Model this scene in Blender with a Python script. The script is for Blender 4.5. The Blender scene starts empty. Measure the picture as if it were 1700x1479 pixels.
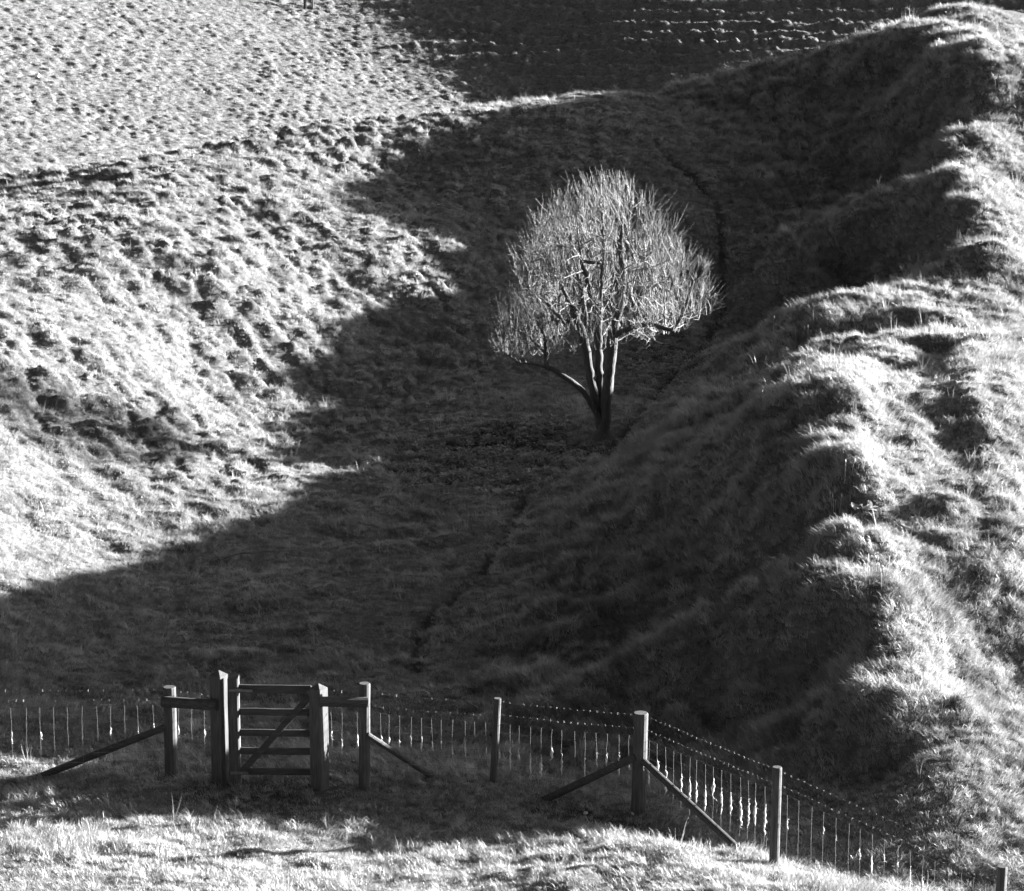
import bpy, math, random
import numpy as np
from mathutils import Vector, Matrix, Quaternion
QUICK = False
rng = np.random.default_rng(7)
random.seed(7)
sc = bpy.context.scene
R = math.radians
# ------------------------------------------------------------------ camera, sky, sun, exposure
F, CH, PIT = 5175.0, 15.0, R(12.85)          # focal length in photograph pixels, camera height, downward pitch
cam = bpy.data.cameras.new('camera'); camo = bpy.data.objects.new('camera', cam); sc.collection.objects.link(camo)
cam.sensor_width = 36.0; cam.lens = 36.0*F/1700.0; cam.clip_start = 0.5; cam.clip_end = 3000
camo.location = (0, 0, CH); camo.rotation_euler = (R(90)-PIT, 0, 0)
sc.camera = camo
SAZ, SEL = R(25), R(9)                        # sun: 25 deg beyond straight right, 9 deg up
S = np.array([math.cos(SAZ)*math.cos(SEL), math.sin(SAZ)*math.cos(SEL), math.sin(SEL)])
w = bpy.data.worlds.new('World'); sc.world = w; w.use_nodes = True
nt = w.node_tree
bg = nt.nodes['Background']; bg.inputs['Strength'].default_value = 0.05
sky = nt.nodes.new('ShaderNodeTexSky'); sky.sky_type = 'NISHITA'; sky.sun_disc = False
sky.air_density = 0.1; sky.dust_density = 1.0; sky.sun_elevation = SEL; sky.sun_rotation = math.atan2(S[0], S[1])
bw = nt.nodes.new('ShaderNodeRGBToBW')        # black and white photograph: the sky's light is grey too
nt.links.new(sky.outputs[0], bw.inputs[0]); nt.links.new(bw.outputs[0], bg.inputs['Color'])
sun = bpy.data.lights.new('sun', 'SUN'); sun.energy = 5.0; sun.angle = R(0.5); sun.color = (1, 1, 1)
suno = bpy.data.objects.new('sun', sun); sc.collection.objects.link(suno)
suno.rotation_euler = Vector(-S).to_track_quat('-Z', 'Y').to_euler()
sc.view_settings.view_transform = 'Standard'; sc.view_settings.look = 'None'
sc.view_settings.gamma = 1; sc.view_settings.use_curve_mapping = False
sc.view_settings.exposure = 3.65
sc.cycles.use_denoising = True; sc.cycles.denoiser = 'OPENIMAGEDENOISE'
sc.cycles.use_adaptive_sampling = False; sc.cycles.max_bounces = 3; sc.cycles.diffuse_bounces = 2; sc.cycles.glossy_bounces = 1; sc.cycles.transmission_bounces = 2; sc.cycles.transparent_max_bounces = 4

# ------------------------------------------------------------------ helpers
def ray(px, py):
    u = (px-850)/F; v = (739.5-py)/F; c, s = math.cos(PIT), math.sin(PIT)
    return np.array([u, c+v*s, -s+v*c])
def PZ(px, py, Z):
    d = ray(px, py); return np.array([0, 0, CH])+d*((Z-CH)/d[2])
def PD(px, py, D):
    d = ray(px, py); return np.array([0, 0, CH])+d*(D/d[1])
def project(x, y, z):
    c, s = math.cos(PIT), math.sin(PIT); q = z-CH
    dep = y*c-q*s; up = y*s+q*c
    return 850+F*x/dep, 739.5-F*up/dep, dep
def hash2(i, j, k=0):
    n = (i*374761393 + j*668265263 + k*2147483647 + 1013904223) & 0xffffffff
    n = ((n ^ (n >> 13))*1274126177) & 0xffffffff
    n = ((n ^ (n >> 16))*2246822519) & 0xffffffff
    return ((n ^ (n >> 15)) & 0xffffff)/float(0xffffff)
def vnoise(x, y, k=0):
    xi = np.floor(x).astype(np.int64); yi = np.floor(y).astype(np.int64)
    fx = x-xi; fy = y-yi; fx = fx*fx*fx*(fx*(fx*6-15)+10); fy = fy*fy*fy*(fy*(fy*6-15)+10)
    a = hash2(xi, yi, k); b = hash2(xi+1, yi, k); c = hash2(xi, yi+1, k); d = hash2(xi+1, yi+1, k)
    return (a+(b-a)*fx)*(1-fy)+(c+(d-c)*fx)*fy
def fbm(x, y, octaves=4, k=0, gain=0.5):
    s = 0; a = 1; t = 0
    for o in range(octaves):
        s = s+a*(vnoise(x*2**o+17.3*o, y*2**o-9.1*o, k+o)-0.5); t += a; a *= gain
    return s/t*2
def domes(x, y, cell, rmin, rmax, keep=1.0, k=0, power=1.0):
    """rounded clumps at jittered spots; max of paraboloids, 0..1"""
    u = x/cell; v = y/cell; ui = np.floor(u).astype(np.int64); vi = np.floor(v).astype(np.int64)
    out = np.zeros_like(x)
    for a in (-1, 0, 1):
        for b in (-1, 0, 1):
            i = ui+a; j = vi+b
            cx = i+0.1+0.8*hash2(i, j, k); cy = j+0.1+0.8*hash2(i, j, k+1)
            r = rmin+(rmax-rmin)*hash2(i, j, k+2)
            h = np.where(hash2(i, j, k+3) < keep, 0.35+0.65*hash2(i, j, k+4), 0)
            d2 = ((u-cx)**2+(v-cy)**2)/(r*r)
            out = np.maximum(out, h*np.clip(1-d2, 0, 1)**power)
    return out
def sstep(a, b, x):
    t = np.clip((x-a)/(b-a), 0, 1); return t*t*(3-2*t)

# ------------------------------------------------------------------ terrain control points
C = []
def z(px, py, Z): C.append(PZ(px, py, Z))
def d(px, py, D): C.append(PD(px, py, D))
def wpt(*p): C.append(np.array(p, float))
# fence line and gate
for a in ((-100,1300,.05),(100,1300,.02),(285,1290,0),(370,1300,0),(530,1310,0),(605,1303,0),(825,1300,0),(950,1322,-.03),(1062,1350,-.05),(1170,1395,-.05),(1285,1440,-.02),(1480,1490,.0),(1660,1540,.0)): z(*a)
# foreground sward
for a in ((0,1479,.4),(400,1440,.25),(850,1450,.25),(600,1385,-.06),(250,1370,.08),(800,1365,-.1),(-150,1400,.35)): z(*a)
for a in ((1000,1398,40.9),(1100,1391,40.45),(1200,1408,39.9),(1300,1452,38.7),(1420,1479,37.8)): d(*a)
for a in ((-12,37,.35),(-6,36,.5),(0,36,.55),(4,36,.7),(9,35.5,.6),(14,35,.4),(-14,42,.15),(-16,48,.8)): wpt(*a)
# ditch floor
for a in ((200,1100,.0),(500,1000,.05),(690,1060,-.05),(690,1130,-.02),(400,870,.2),(700,800,-.06),(1000,727,0),(850,700,.05),(870,840,-.08),(780,970,-.06),(1030,750,-.05),(1090,650,0),(1180,570,.25),(1205,500,.7),(950,560,.4),(0,1150,.2),(-150,1150,.6)): z(*a)
# left bank
for a in ((0,985,.7),(0,850,1.2),(0,640,2.1),(0,480,2.95),(250,700,.88),(200,850,.55),(400,600,.95),(650,560,.75),(800,620,.25),(350,670,.52),(520,795,.05),(200,560,2.1),(-200,700,2.9),(-200,450,3.9),(-200,950,1.5)): z(*a)
for a in ((400,450,73.5),(400,370,78),(200,420,72.5),(0,400,71),(750,400,80.3),(700,500,76)): d(*a)
# rim of the cross bank
for a in ((-200,355,75),(0,345,76),(130,330,77.5),(250,297,79.5),(400,262,84),(560,222,88),(700,200,91),(790,182,93),(990,163,95),(1100,160,96),(1180,136,97),(1300,112,98),(1400,92,98.5)): d(*a)
for a in ((640,290,86.6),(900,300,86),(980,200,91),(1000,250,88.5),(1100,230,90),(1100,330,85)): d(*a)
for a in ((1190,330,86),(1200,420,82.5)): d(*a)
# behind the rim: down into the next ditch
for a in ((-22,88,-.5),(-14,93,-2),(-8,100,-2.5),(0,106,-2),(7,107,-1.5),(-14,105,-6),(0,116,-6.5),(10,116,-5),(-26,100,-6)): wpt(*a)
# hollow beyond the spur
for a in ((1300,200,93.5),(1400,250,89.5),(1300,310,87),(1500,150,93),(1500,300,84.5),(1300,400,83),(1300,470,80),(1400,465,79.5),(1560,420,77),(1560,300,83),(1480,335,81.5),(1400,375,80.5),(1300,420,79.8),(1400,358,85.3),(1480,316,86.3)): d(*a)
for a in ((8.2,76.8,.75),(9.7,77,1.2),(7,75.8,.55),(6.2,77.5,.6)): wpt(*a)
for a in ((1400,502,73),(1330,525,72.3),(1530,470,73.6),(1640,440,74.2),(1300,1000,47.6),(1150,1080,47.6),(1000,1165,47.3),(1400,945,48.2),(1300,985,49.9),(1150,1062,50),(1400,915,50.2),(1050,1120,49.6)): d(*a)
# crest of the right-hand bank
for a in ((12.1,95.5,6.1),(12.6,92,5.8),(13.2,88.7,5.45),(12.95,85.1,4.42),(12.43,80.8,3.65),(11.87,77.6,3.45),(11.5,74.6,2.85),(10.4,72.5,2.2),(7.6,69.3,1.72),(7.36,66.9,1.93),(6.9,63.1,2.2),(6.62,61.0,2.5),(6.34,58.4,3.1),(6.15,55.2,3.3),(5.95,52,3.0),(5.85,51,2.85),(5.7,49.05,2.35),(5.25,46.95,1.66),(5.5,46.2,1.44),(5.4,45.2,1.1),(5.6,43.6,.7),(5.8,42.9,.55)): wpt(*a)
for a in ((1460,64,99),(1400,540,69.5),(1395,690,54.8)): d(*a)
# shaded face of the bank
for a in ((1250,700,60.5),(1150,700,64),(1100,900,54.5),(1000,850,58.5),(1300,900,51.2),(1100,1000,52),(900,1050,51.5),(1300,620,67),(1250,570,72.5),(1200,1150,47),(1400,1130,46.4),(1300,1250,44.6),(1000,1180,47.2)): d(*a)
# top of the bank, and its sunlit flank falling away to the right
for a in ((1600,700,55.6),(1520,700,55.2),(1690,700,56.4),(1600,560,66),(1690,500,72.5),(1690,560,67.5),(1560,490,72),(1600,850,51),(1690,880,50.5),(1500,900,49.8),(1560,1000,48.2),(1690,1000,48.5),(1600,1150,45.9),(1690,1200,44.8),(1500,1300,43.1),(1690,1330,42.2)): d(*a)
for a in ((1690,100,99),(1690,250,85.3),(1690,350,80.5),(1690,420,76.8),(1560,20,107),(1650,40,108),(1600,60,102)): d(*a)
for a in ((19,108,4.5),(24,112,1),(17,116,4.2),(12,118,1),(19,95,3),(24,95,-.5),(18.5,85,2),(24,85,-1.5),(16,74,.9),(21,74,-1.2),(13,65,1.7),(18,65,-.5),(12,57,1.4),(17,56,-.8),(10,50,.65),(15,49,-.9),(9.5,45,.1),(14,44,-1),(8,40,-.1),(13,39,-.3),(26,60,-3),(28,110,-4)): wpt(*a)
C = np.array(C)

def tps_fit(P, lam):
    n = len(P); X = P[:, :2]/20.0
    r2 = ((X[:, None]-X[None])**2).sum(-1); K = np.where(r2 > 0, r2*np.log(r2+1e-12)*.5, 0)+lam*np.eye(n)
    Q = np.c_[np.ones(n), X]; A = np.zeros((n+3, n+3)); A[:n, :n] = K; A[:n, n:] = Q; A[n:, :n] = Q.T
    return X, np.linalg.solve(A, np.r_[P[:, 2], 0, 0, 0])
def tps_eval(fit, x, y):
    X, wt = fit; sh = x.shape; x = x.ravel()/20; y = y.ravel()/20; out = np.empty_like(x)
    for i in range(0, len(x), 20000):
        a = x[i:i+20000]; b = y[i:i+20000]
        r2 = (a[:, None]-X[None, :, 0])**2+(b[:, None]-X[None, :, 1])**2
        out[i:i+20000] = (np.where(r2 > 0, r2*np.log(r2+1e-12)*.5, 0)@wt[:-3])+wt[-3]+wt[-2]*a+wt[-1]*b
    return out.reshape(sh)
FIT = tps_fit(C, 4e-5)
GX0, GX1, GY0, GY1, GS = -27.0, 29.0, 34.0, 120.0, 0.4
gx = np.arange(GX0, GX1+GS*4, GS); gy = np.arange(GY0, GY1+GS*4, GS)
GZ = tps_eval(FIT, *np.meshgrid(gx, gy))
def cubic(G, x, y, x0, y0, s):
    u = np.clip((x-x0)/s, 1, G.shape[1]-3.001); v = np.clip((y-y0)/s, 1, G.shape[0]-3.001)
    i = np.floor(u).astype(int); j = np.floor(v).astype(int); fu = u-i; fv = v-j
    def wts(t): return (-.5*t+t*t-.5*t**3, 1-2.5*t*t+1.5*t**3, .5*t+2*t*t-1.5*t**3, -.5*t*t+.5*t**3)
    wu = wts(fu); wv = wts(fv); out = 0
    for b in range(4):
        row = 0
        for a in range(4): row = row+wu[a]*G[j-1+b, i-1+a]
        out = out+wv[b]*row
    return out
def zbase(x, y): return cubic(GZ, np.asarray(x, float), np.asarray(y, float), GX0, GY0, GS)
def zfar(x, y):
    a = -1.4-.3*(x+1.9)+.17*(y-140)
    b = -1.4+.352*(y-140)+.06*(1-np.cos(2*np.pi*np.clip((x+2)/26, 0, 1)))
    k = 1.6; h = np.clip(.5+.5*(a-b)/k, 0, 1); q = b+(a-b)*h+k*h*(1-h)
    return np.where(q > 3.6, 3.6+np.tanh((q-3.6)/1.2)*1.2, q)
def ground_hit(px, py, zf=None, d0=36.0, d1=112.0):
    """first place along the sight line where the land is met"""
    zf = zf or zbase; t = np.arange(d0, d1, .02); r = ray(px, py)/ray(px, py)[1]
    x = r[0]*t; zz = CH+r[2]*t; k = np.nonzero(zz <= zf(x, t))[0]
    k = k[0] if len(k) else len(t)-1
    return np.array([x[k], t[k]])
def polydist(x, y, P):
    P = np.asarray(P); best = np.full(x.shape, 1e9)
    for a, b in zip(P[:-1], P[1:]):
        ab = b-a; t = np.clip(((x-a[0])*ab[0]+(y-a[1])*ab[1])/(ab@ab), 0, 1)
        best = np.minimum(best, np.hypot(x-a[0]-t*ab[0], y-a[1]-t*ab[1]))
    return best
def wline(pts): return np.array([ground_hit(*p) for p in pts])
TRACK = wline([(1085,238),(1105,262),(1150,297),(1190,342),(1198,420),(1206,500),(1188,548),(1120,622),(1062,690),(1012,742),(930,792),(872,828),(850,880),(802,950),(737,1005),(692,1055),(690,1115)])
RUTS = [wline([(1490,600),(1485,680),(1500,760),(1510,830)]), wline([(1550,570),(1560,650),(1580,740),(1590,800)])]
WEED_C = ground_hit(820, 770); WEED_2 = ground_hit(1110, 610)
DIP = wline([(900,1330),(1000,1352),(1100,1375),(1210,1420),(1290,1455)])
BANKLINE = np.array([(-1.6,47),(-.9,52),(0,57.5),(1.2,62),(2.6,68),(4.6,74),(5.6,79),(5.9,84),(5,90),(4,97)])
CREST = np.array([(42.9,5.8),(47,5.3),(52,5.9),(58,6.3),(63,6.9),(67,7.4),(69.3,7.5),(73,7.6),(75,10.3),(77.6,11.7),(81,12.4),(88.7,13.2),(95.5,12.1),(112,13)])
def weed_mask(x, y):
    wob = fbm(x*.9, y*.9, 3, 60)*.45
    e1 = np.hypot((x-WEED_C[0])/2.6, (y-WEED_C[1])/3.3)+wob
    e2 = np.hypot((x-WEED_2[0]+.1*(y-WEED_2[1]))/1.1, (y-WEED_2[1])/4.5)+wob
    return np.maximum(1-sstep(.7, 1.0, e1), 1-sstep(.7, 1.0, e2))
def side(x, y):
    """signed distance to the foot of the right-hand bank: positive on the bank"""
    return x-np.interp(y, BANKLINE[:, 1], BANKLINE[:, 0])
def masks(x, y):
    s = side(x, y)
    left = (1-sstep(-6.5, -2.2, s))*sstep(54, 62, y+.25*(x+8))
    left = np.maximum(left, sstep(73, 79, y)*(1-sstep(-3, 2.5, s)))
    rough = np.clip(.9+.7*fbm(x*.22, y*.22, 3, 40), .45, 1.3)
    right = sstep(.2, 1.6, s)*sstep(43.5, 45.5, y+.25*x)
    low = (1-sstep(47, 51, y-.25*x*0))*sstep(-40, 0, s)
    return s, left*rough, right, low
def zdetail(x, y):
    s, left, right, low = masks(x, y)
    wx = x+.25*fbm(x*.8, y*.8, 2, 21); wy = y+.25*fbm(x*.8, y*.8, 2, 23)
    a = .05*fbm(x*.35, y*.35, 3, 1)+.025*fbm(x*1.6, y*1.6, 3, 5)
    tus = .23*domes(wx*.8, wy, .58, .34, .7, .72, 100, .65)+.14*domes(wx*.8, wy, .32, .36, .75, .8, 110, .65)+.04*fbm(x*4, y*4, 2, 9)
    shag = .3*domes(wx, wy, .8, .36, .72, .75, 120, .8)+.17*domes(wx, wy, .42, .4, .8, .8, 130)+.04*fbm(x*3, y*3, 2, 11)
    flat = .16*domes(wx, wy, .9, .3, .65, .4, 140, .8)+.07*domes(wx, wy, .38, .4, .8, .6, 150)
    plat = sstep(-.7, .6, x-np.interp(y, CREST[:, 0], CREST[:, 1])); right = right*(1-.6*plat)*(.55+.45*sstep(42, 46, y))
    q = a+left*tus+right*shag+(1-np.clip(left+right, 0, 1))*flat*(.45+.55*sstep(43, 48, y))
    dt = polydist(x, y, TRACK)+.1*fbm(x*1.7, y*1.7, 3, 31)
    q = q-(.15+.1*fbm(x*.8, y*.8, 2, 37))*(1-sstep(.0, .25, dt))*(1-.45*sstep(72, 82, y))
    for r in RUTS: q = q-.34*(1-sstep(.1, .85, polydist(x, y, r)+.12*fbm(x*1.5, y*1.5, 2, 33)))
    dd = polydist(x, y, DIP)
    q = q-.16*(1-sstep(.1, .8, dd))
    q = q-.06*weed_mask(x, y)
    return q
def zland(x, y):
    x = np.asarray(x, float); y = np.asarray(y, float); return zbase(x, y)+zdetail(x, y)
def zfard(x, y):
    wx = x+.2*fbm(x*.9, y*.9, 2, 221); wy = y+.2*fbm(x*.9, y*.9, 2, 223); zz = zfar(x, y)
    back = sstep(-1.5, 1.5, .182*(y-140)+.3*(x+1.9))
    ph = ((zz+.25*fbm(x*.22, y*.4, 3, 230))/.42) % 1.0                     # sheep terraces along the contour
    lip = sstep(.0, .75, ph)*(1-sstep(.75, 1.0, ph))*(.7+.3*sstep(.3, .7, vnoise(x*.14, y*.4, 250)))
    d1 = domes(wx, wy, .46, .34, .72, .7, 200, .8)*(.5+.8*vnoise(x*.3, y*.3, 260)); d2 = domes(wx, wy, .26, .36, .75, .7, 210)
    front = .115*d1+.045*d2; rear = lip*(.27+.14*d1+.08*d2)+.05*d1
    return zz+.15*fbm(x*.12, y*.12, 3, 240)+front+(rear-front)*back

# ------------------------------------------------------------------ materials
def nodes(name):
    m = bpy.data.materials.new(name); m.use_nodes = True; t = m.node_tree; t.nodes.clear()
    out = t.nodes.new('ShaderNodeOutputMaterial'); return m, t, out
def ramp(t, fac, stops):
    r = t.nodes.new('ShaderNodeValToRGB'); e = r.color_ramp.elements
    while len(e) < len(stops): e.new(.5)
    for q, (p, v) in zip(e, stops): q.position = p; q.color = (v, v, v, 1)
    t.links.new(fac, r.inputs[0]); return r.outputs[0]
def noise(t, scale, detail=4, coord=None, rough=.55):
    n = t.nodes.new('ShaderNodeTexNoise'); n.inputs['Scale'].default_value = scale; n.inputs['Detail'].default_value = detail; n.inputs['Roughness'].default_value = rough
    if coord is not None: t.links.new(coord, n.inputs['Vector'])
    return n.outputs['Fac']
def solid(name, stops, scale, stretch=(1, 1, 1), rough=.85, bump=.3, bscale=None, dist=.01, spec=.2):
    m, t, out = nodes(name); b = t.nodes.new('ShaderNodeBsdfPrincipled'); t.links.new(b.outputs[0], out.inputs[0])
    tc = t.nodes.new('ShaderNodeTexCoord'); mp = t.nodes.new('ShaderNodeMapping'); mp.inputs['Scale'].default_value = stretch
    t.links.new(tc.outputs['Object'], mp.inputs[0]); f = noise(t, scale, 5, mp.outputs[0])
    t.links.new(ramp(t, f, stops), b.inputs['Base Color']); b.inputs['Roughness'].default_value = rough; b.inputs['Specular IOR Level'].default_value = spec
    bm = t.nodes.new('ShaderNodeBump'); bm.inputs['Strength'].default_value = bump; bm.inputs['Distance'].default_value = dist
    t.links.new(noise(t, bscale or scale*2, 4, mp.outputs[0]), bm.inputs['Height']); t.links.new(bm.outputs[0], b.inputs['Normal'])
    return m
def leafy(name, lo, hi, transl, scale=1.2):
    """grass and leaves: thin, matt, lets light through; tone varies from clump to clump"""
    m, t, out = nodes(name); oi = t.nodes.new('ShaderNodeObjectInfo')
    geo = t.nodes.new('ShaderNodeNewGeometry'); f = noise(t, scale, 4, geo.outputs['Position'], .6)
    ad = t.nodes.new('ShaderNodeMath'); ad.operation = 'MULTIPLY_ADD'; t.links.new(oi.outputs['Random'], ad.inputs[0]); ad.inputs[1].default_value = .45; 
    sb = t.nodes.new('ShaderNodeMath'); sb.operation = 'SUBTRACT'; t.links.new(f, sb.inputs[0]); sb.inputs[1].default_value = .22; t.links.new(sb.outputs[0], ad.inputs[2])
    col = ramp(t, ad.outputs[0], [(.25, lo), (.75, hi)])
    di = t.nodes.new('ShaderNodeBsdfDiffuse'); tr = t.nodes.new('ShaderNodeBsdfTranslucent'); gl = t.nodes.new('ShaderNodeBsdfGlossy'); gl.inputs['Roughness'].default_value = .45
    t.links.new(col, di.inputs[0]); t.links.new(col, tr.inputs[0]); gl.inputs[0].default_value = (.8, .8, .8, 1)
    mx = t.nodes.new('ShaderNodeMixShader'); mx.inputs[0].default_value = transl; t.links.new(di.outputs[0], mx.inputs[1]); t.links.new(tr.outputs[0], mx.inputs[2])
    m2 = t.nodes.new('ShaderNodeMixShader'); m2.inputs[0].default_value = .05; t.links.new(mx.outputs[0], m2.inputs[1]); t.links.new(gl.outputs[0], m2.inputs[2])
    t.links.new(m2.outputs[0], out.inputs[0]); return m
def earth(name, base_stops):
    m, t, out = nodes(name); b = t.nodes.new('ShaderNodeBsdfDiffuse'); t.links.new(b.outputs[0], out.inputs[0])
    geo = t.nodes.new('ShaderNodeNewGeometry'); f = noise(t, 9, 5, geo.outputs['Position'], .65); c = ramp(t, f, base_stops)
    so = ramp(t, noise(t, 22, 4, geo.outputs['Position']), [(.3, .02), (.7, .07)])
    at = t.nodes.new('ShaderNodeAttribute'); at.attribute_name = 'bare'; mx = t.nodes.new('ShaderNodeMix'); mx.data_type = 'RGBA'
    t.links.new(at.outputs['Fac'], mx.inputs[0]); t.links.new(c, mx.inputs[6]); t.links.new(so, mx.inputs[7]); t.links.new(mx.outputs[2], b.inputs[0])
    bm = t.nodes.new('ShaderNodeBump'); bm.inputs['Strength'].default_value = .8; bm.inputs['Distance'].default_value = .04
    t.links.new(noise(t, 26, 4, geo.outputs['Position'], .7), bm.inputs['Height']); t.links.new(bm.outputs[0], b.inputs['Normal'])
    return m
M = {}
M['turf'] = earth('turf', [(.3, .05), (.7, .14)])
M['hill'] = earth('hill_turf', [(.3, .07), (.7, .17)])
M['grass'] = leafy('grass_blades', .15, .42, .26, .9)
M['hillgrass'] = leafy('hill_grass_blades', .09, .27, .26, .7)
M['weed'] = leafy('weed_leaves', .14, .3, .3)
M['dock'] = leafy('dock_leaves', .35, .6, .3)
M['stalk'] = leafy('dry_stalks', .4, .6, .2)
M['timber'] = solid('weathered_timber', [(.25, .03), (.55, .06), (.8, .1)], 6, (6, 6, .6), bump=.5, bscale=9, dist=.006)
M['rail'] = solid('weathered_rail', [(.25, .025), (.55, .05), (.8, .085)], 6, (.6, 6, 6), bump=.5, bscale=9, dist=.006)
M['wire'] = solid('galvanised_wire', [(.3, .1), (.7, .2)], 12, rough=.45, bump=0, spec=.6)
M['iron'] = solid('hinge_iron', [(.3, .06), (.7, .12)], 20, rough=.5, bump=.2, spec=.5)
M['wool'] = solid('sheep_wool', [(.3, .45), (.7, .6)], 30, bump=1, bscale=80, dist=.02, spec=.05)
M['bark'] = solid('bark', [(.25, .03), (.6, .06), (.8, .11)], 10, (3, 3, .7), bump=.9, bscale=14, dist=.02)
M['twig'] = solid('twig_bark', [(.3, .05), (.7, .14)], 8, bump=0, spec=.4, rough=.6)
M['stone'] = solid('flint', [(.3, .3), (.7, .6)], 9, bump=.4, dist=.02)
M['chalk'] = solid('chalk', [(.3, .7), (.7, .85)], 9, bump=.3, dist=.02)
M['dead'] = solid('dead_wood', [(.3, .08), (.7, .2)], 9, bump=.4, dist=.01)

# ------------------------------------------------------------------ object helpers
col = sc.collection
def mesh_obj(name, V, Fc, mat, parent=None, smooth=False, loc=None):
    me = bpy.data.meshes.new(name); V = np.asarray(V, float)
    if loc is not None: V = V-np.asarray(loc)
    me.from_pydata([tuple(v) for v in V], [], [tuple(int(i) for i in f) for f in Fc]); me.update()
    if smooth: me.polygons.foreach_set('use_smooth', np.ones(len(me.polygons), bool))
    me.materials.append(mat); o = bpy.data.objects.new(name, me); col.objects.link(o)
    if loc is not None: o.location = loc
    if parent is not None: o.parent = parent
    return o
def tag(o, label=None, cat=None, group=None, kind=None):
    if label: o['label'] = label
    if cat: o['category'] = cat
    if group: o['group'] = group
    if kind: o['kind'] = kind
    return o
def empty(name, loc):
    o = bpy.data.objects.new(name, None); o.empty_display_size = .2; o.location = loc; col.objects.link(o); return o
def sheet(name, x, y, Z, m):
    ny, nx = x.shape; V = np.stack([x.ravel(), y.ravel(), Z.ravel()], 1)
    idx = np.arange(nx*ny).reshape(ny, nx); Q = np.stack([idx[:-1, :-1], idx[:-1, 1:], idx[1:, 1:], idx[1:, :-1]], -1).reshape(-1, 4)
    me = bpy.data.meshes.new(name); me.vertices.add(len(V)); me.vertices.foreach_set('co', V.astype(np.float32).ravel())
    me.loops.add(Q.size); me.loops.foreach_set('vertex_index', Q.astype(np.int32).ravel()); me.polygons.add(len(Q))
    me.polygons.foreach_set('loop_start', np.arange(0, Q.size, 4, dtype=np.int32)); me.update(calc_edges=True)
    me.polygons.foreach_set('use_smooth', np.ones(len(Q), bool)); me.materials.append(m)
    o = bpy.data.objects.new(name, me); col.objects.link(o); return o
def set_attr(o, name, v):
    a = o.data.attributes.new(name, 'FLOAT', 'POINT'); a.data.foreach_set('value', v.astype(np.float32).ravel())
class MB:
    """collects shapes for one mesh"""
    def __init__(s): s.V = []; s.F = []; s.n = 0
    def add(s, V, Fc):
        V = np.asarray(V, float); s.V.append(V); s.F += [tuple(i+s.n for i in f) for f in Fc]; s.n += len(V)
    def tube(s, P, r, sides=6, cap=True, jitter=0):
        P = np.asarray(P, float); n = len(P); r = np.broadcast_to(np.asarray(r, float), (n,))
        T = np.gradient(P, axis=0) if n > 2 else np.repeat((P[1]-P[0])[None], 2, 0)
        T = T/np.maximum(np.linalg.norm(T, axis=1, keepdims=True), 1e-9)
        u = np.cross(T[0], (0, 0, 1.0)) if abs(T[0][2]) < .9 else np.cross(T[0], (1.0, 0, 0)); u /= np.linalg.norm(u)
        an = np.arange(sides)*2*np.pi/sides; V = []
        for i in range(n):
            u = u-T[i]*(u@T[i]); u /= max(np.linalg.norm(u), 1e-9); v = np.cross(T[i], u)
            rr = r[i]*(1+jitter*(rng.random(sides)-.5)) if jitter else r[i]
            V.append(P[i]+np.outer(np.cos(an)*rr, u)+np.outer(np.sin(an)*rr, v))
        Fc = []
        for i in range(n-1):
            for k in range(sides):
                k2 = (k+1) % sides; Fc.append((i*sides+k, i*sides+k2, (i+1)*sides+k2, (i+1)*sides+k))
        if cap: Fc += [tuple(range(sides))[::-1], tuple(range((n-1)*sides, n*sides))]
        s.add(np.concatenate(V), Fc)
    def build(s, name, mat, parent=None, smooth=False, loc=None):
        return mesh_obj(name, np.concatenate(s.V), s.F, mat, parent, smooth, loc)
def beam(A, B, wd, hg, up=(0, 0, 1), bev=.008, wob=.004, seg=6):
    """a sawn timber from A to B, arrises eased, slightly uneven; returns verts, faces"""
    A = np.asarray(A, float); B = np.asarray(B, float); T = (B-A)/np.linalg.norm(B-A)
    u = np.cross(T, up); u /= np.linalg.norm(u); v = np.cross(u, T)
    prof = [(-wd/2+bev, -hg/2), (wd/2-bev, -hg/2), (wd/2, -hg/2+bev), (wd/2, hg/2-bev), (wd/2-bev, hg/2), (-wd/2+bev, hg/2), (-wd/2, hg/2-bev), (-wd/2, -hg/2+bev)]
    V = []; Fc = []
    for i in range(seg+1):
        c = A+(B-A)*i/seg+(rng.random(3)-.5)*2*wob*(1 if 0 < i < seg else .3)
        sc_ = 1+(rng.random()-.5)*.04
        for a, b in prof: V.append(c+u*a*sc_+v*b*sc_)
    for i in range(seg):
        for k in range(8):
            k2 = (k+1) % 8; Fc.append((i*8+k, i*8+k2, i*8+8+k2, i*8+8+k))
    Fc += [tuple(range(8))[::-1], tuple(range(seg*8, seg*8+8))]
    return np.array(V), Fc

# ------------------------------------------------------------------ the land
st = .065 if not QUICK else .12
x, y = np.meshgrid(np.arange(-17, 21.5, st), np.arange(36.6, 113, st*1.15))
zz = zland(x, y); g = sheet('ground', x, y, zz, M['turf']); tag(g, kind='structure')
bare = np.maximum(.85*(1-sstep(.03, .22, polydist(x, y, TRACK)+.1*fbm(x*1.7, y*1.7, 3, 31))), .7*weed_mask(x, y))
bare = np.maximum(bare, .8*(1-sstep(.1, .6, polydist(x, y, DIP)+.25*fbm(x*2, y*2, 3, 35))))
GATEC = ground_hit(440, 1318)
bare = np.maximum(bare, .85*(1-sstep(.5, 1.25, np.hypot((x-GATEC[0])/1.25, (y-GATEC[1])/1.0)+.5*fbm(x*1.6, y*1.6, 3, 39))))
set_attr(g, 'bare', bare)
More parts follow.
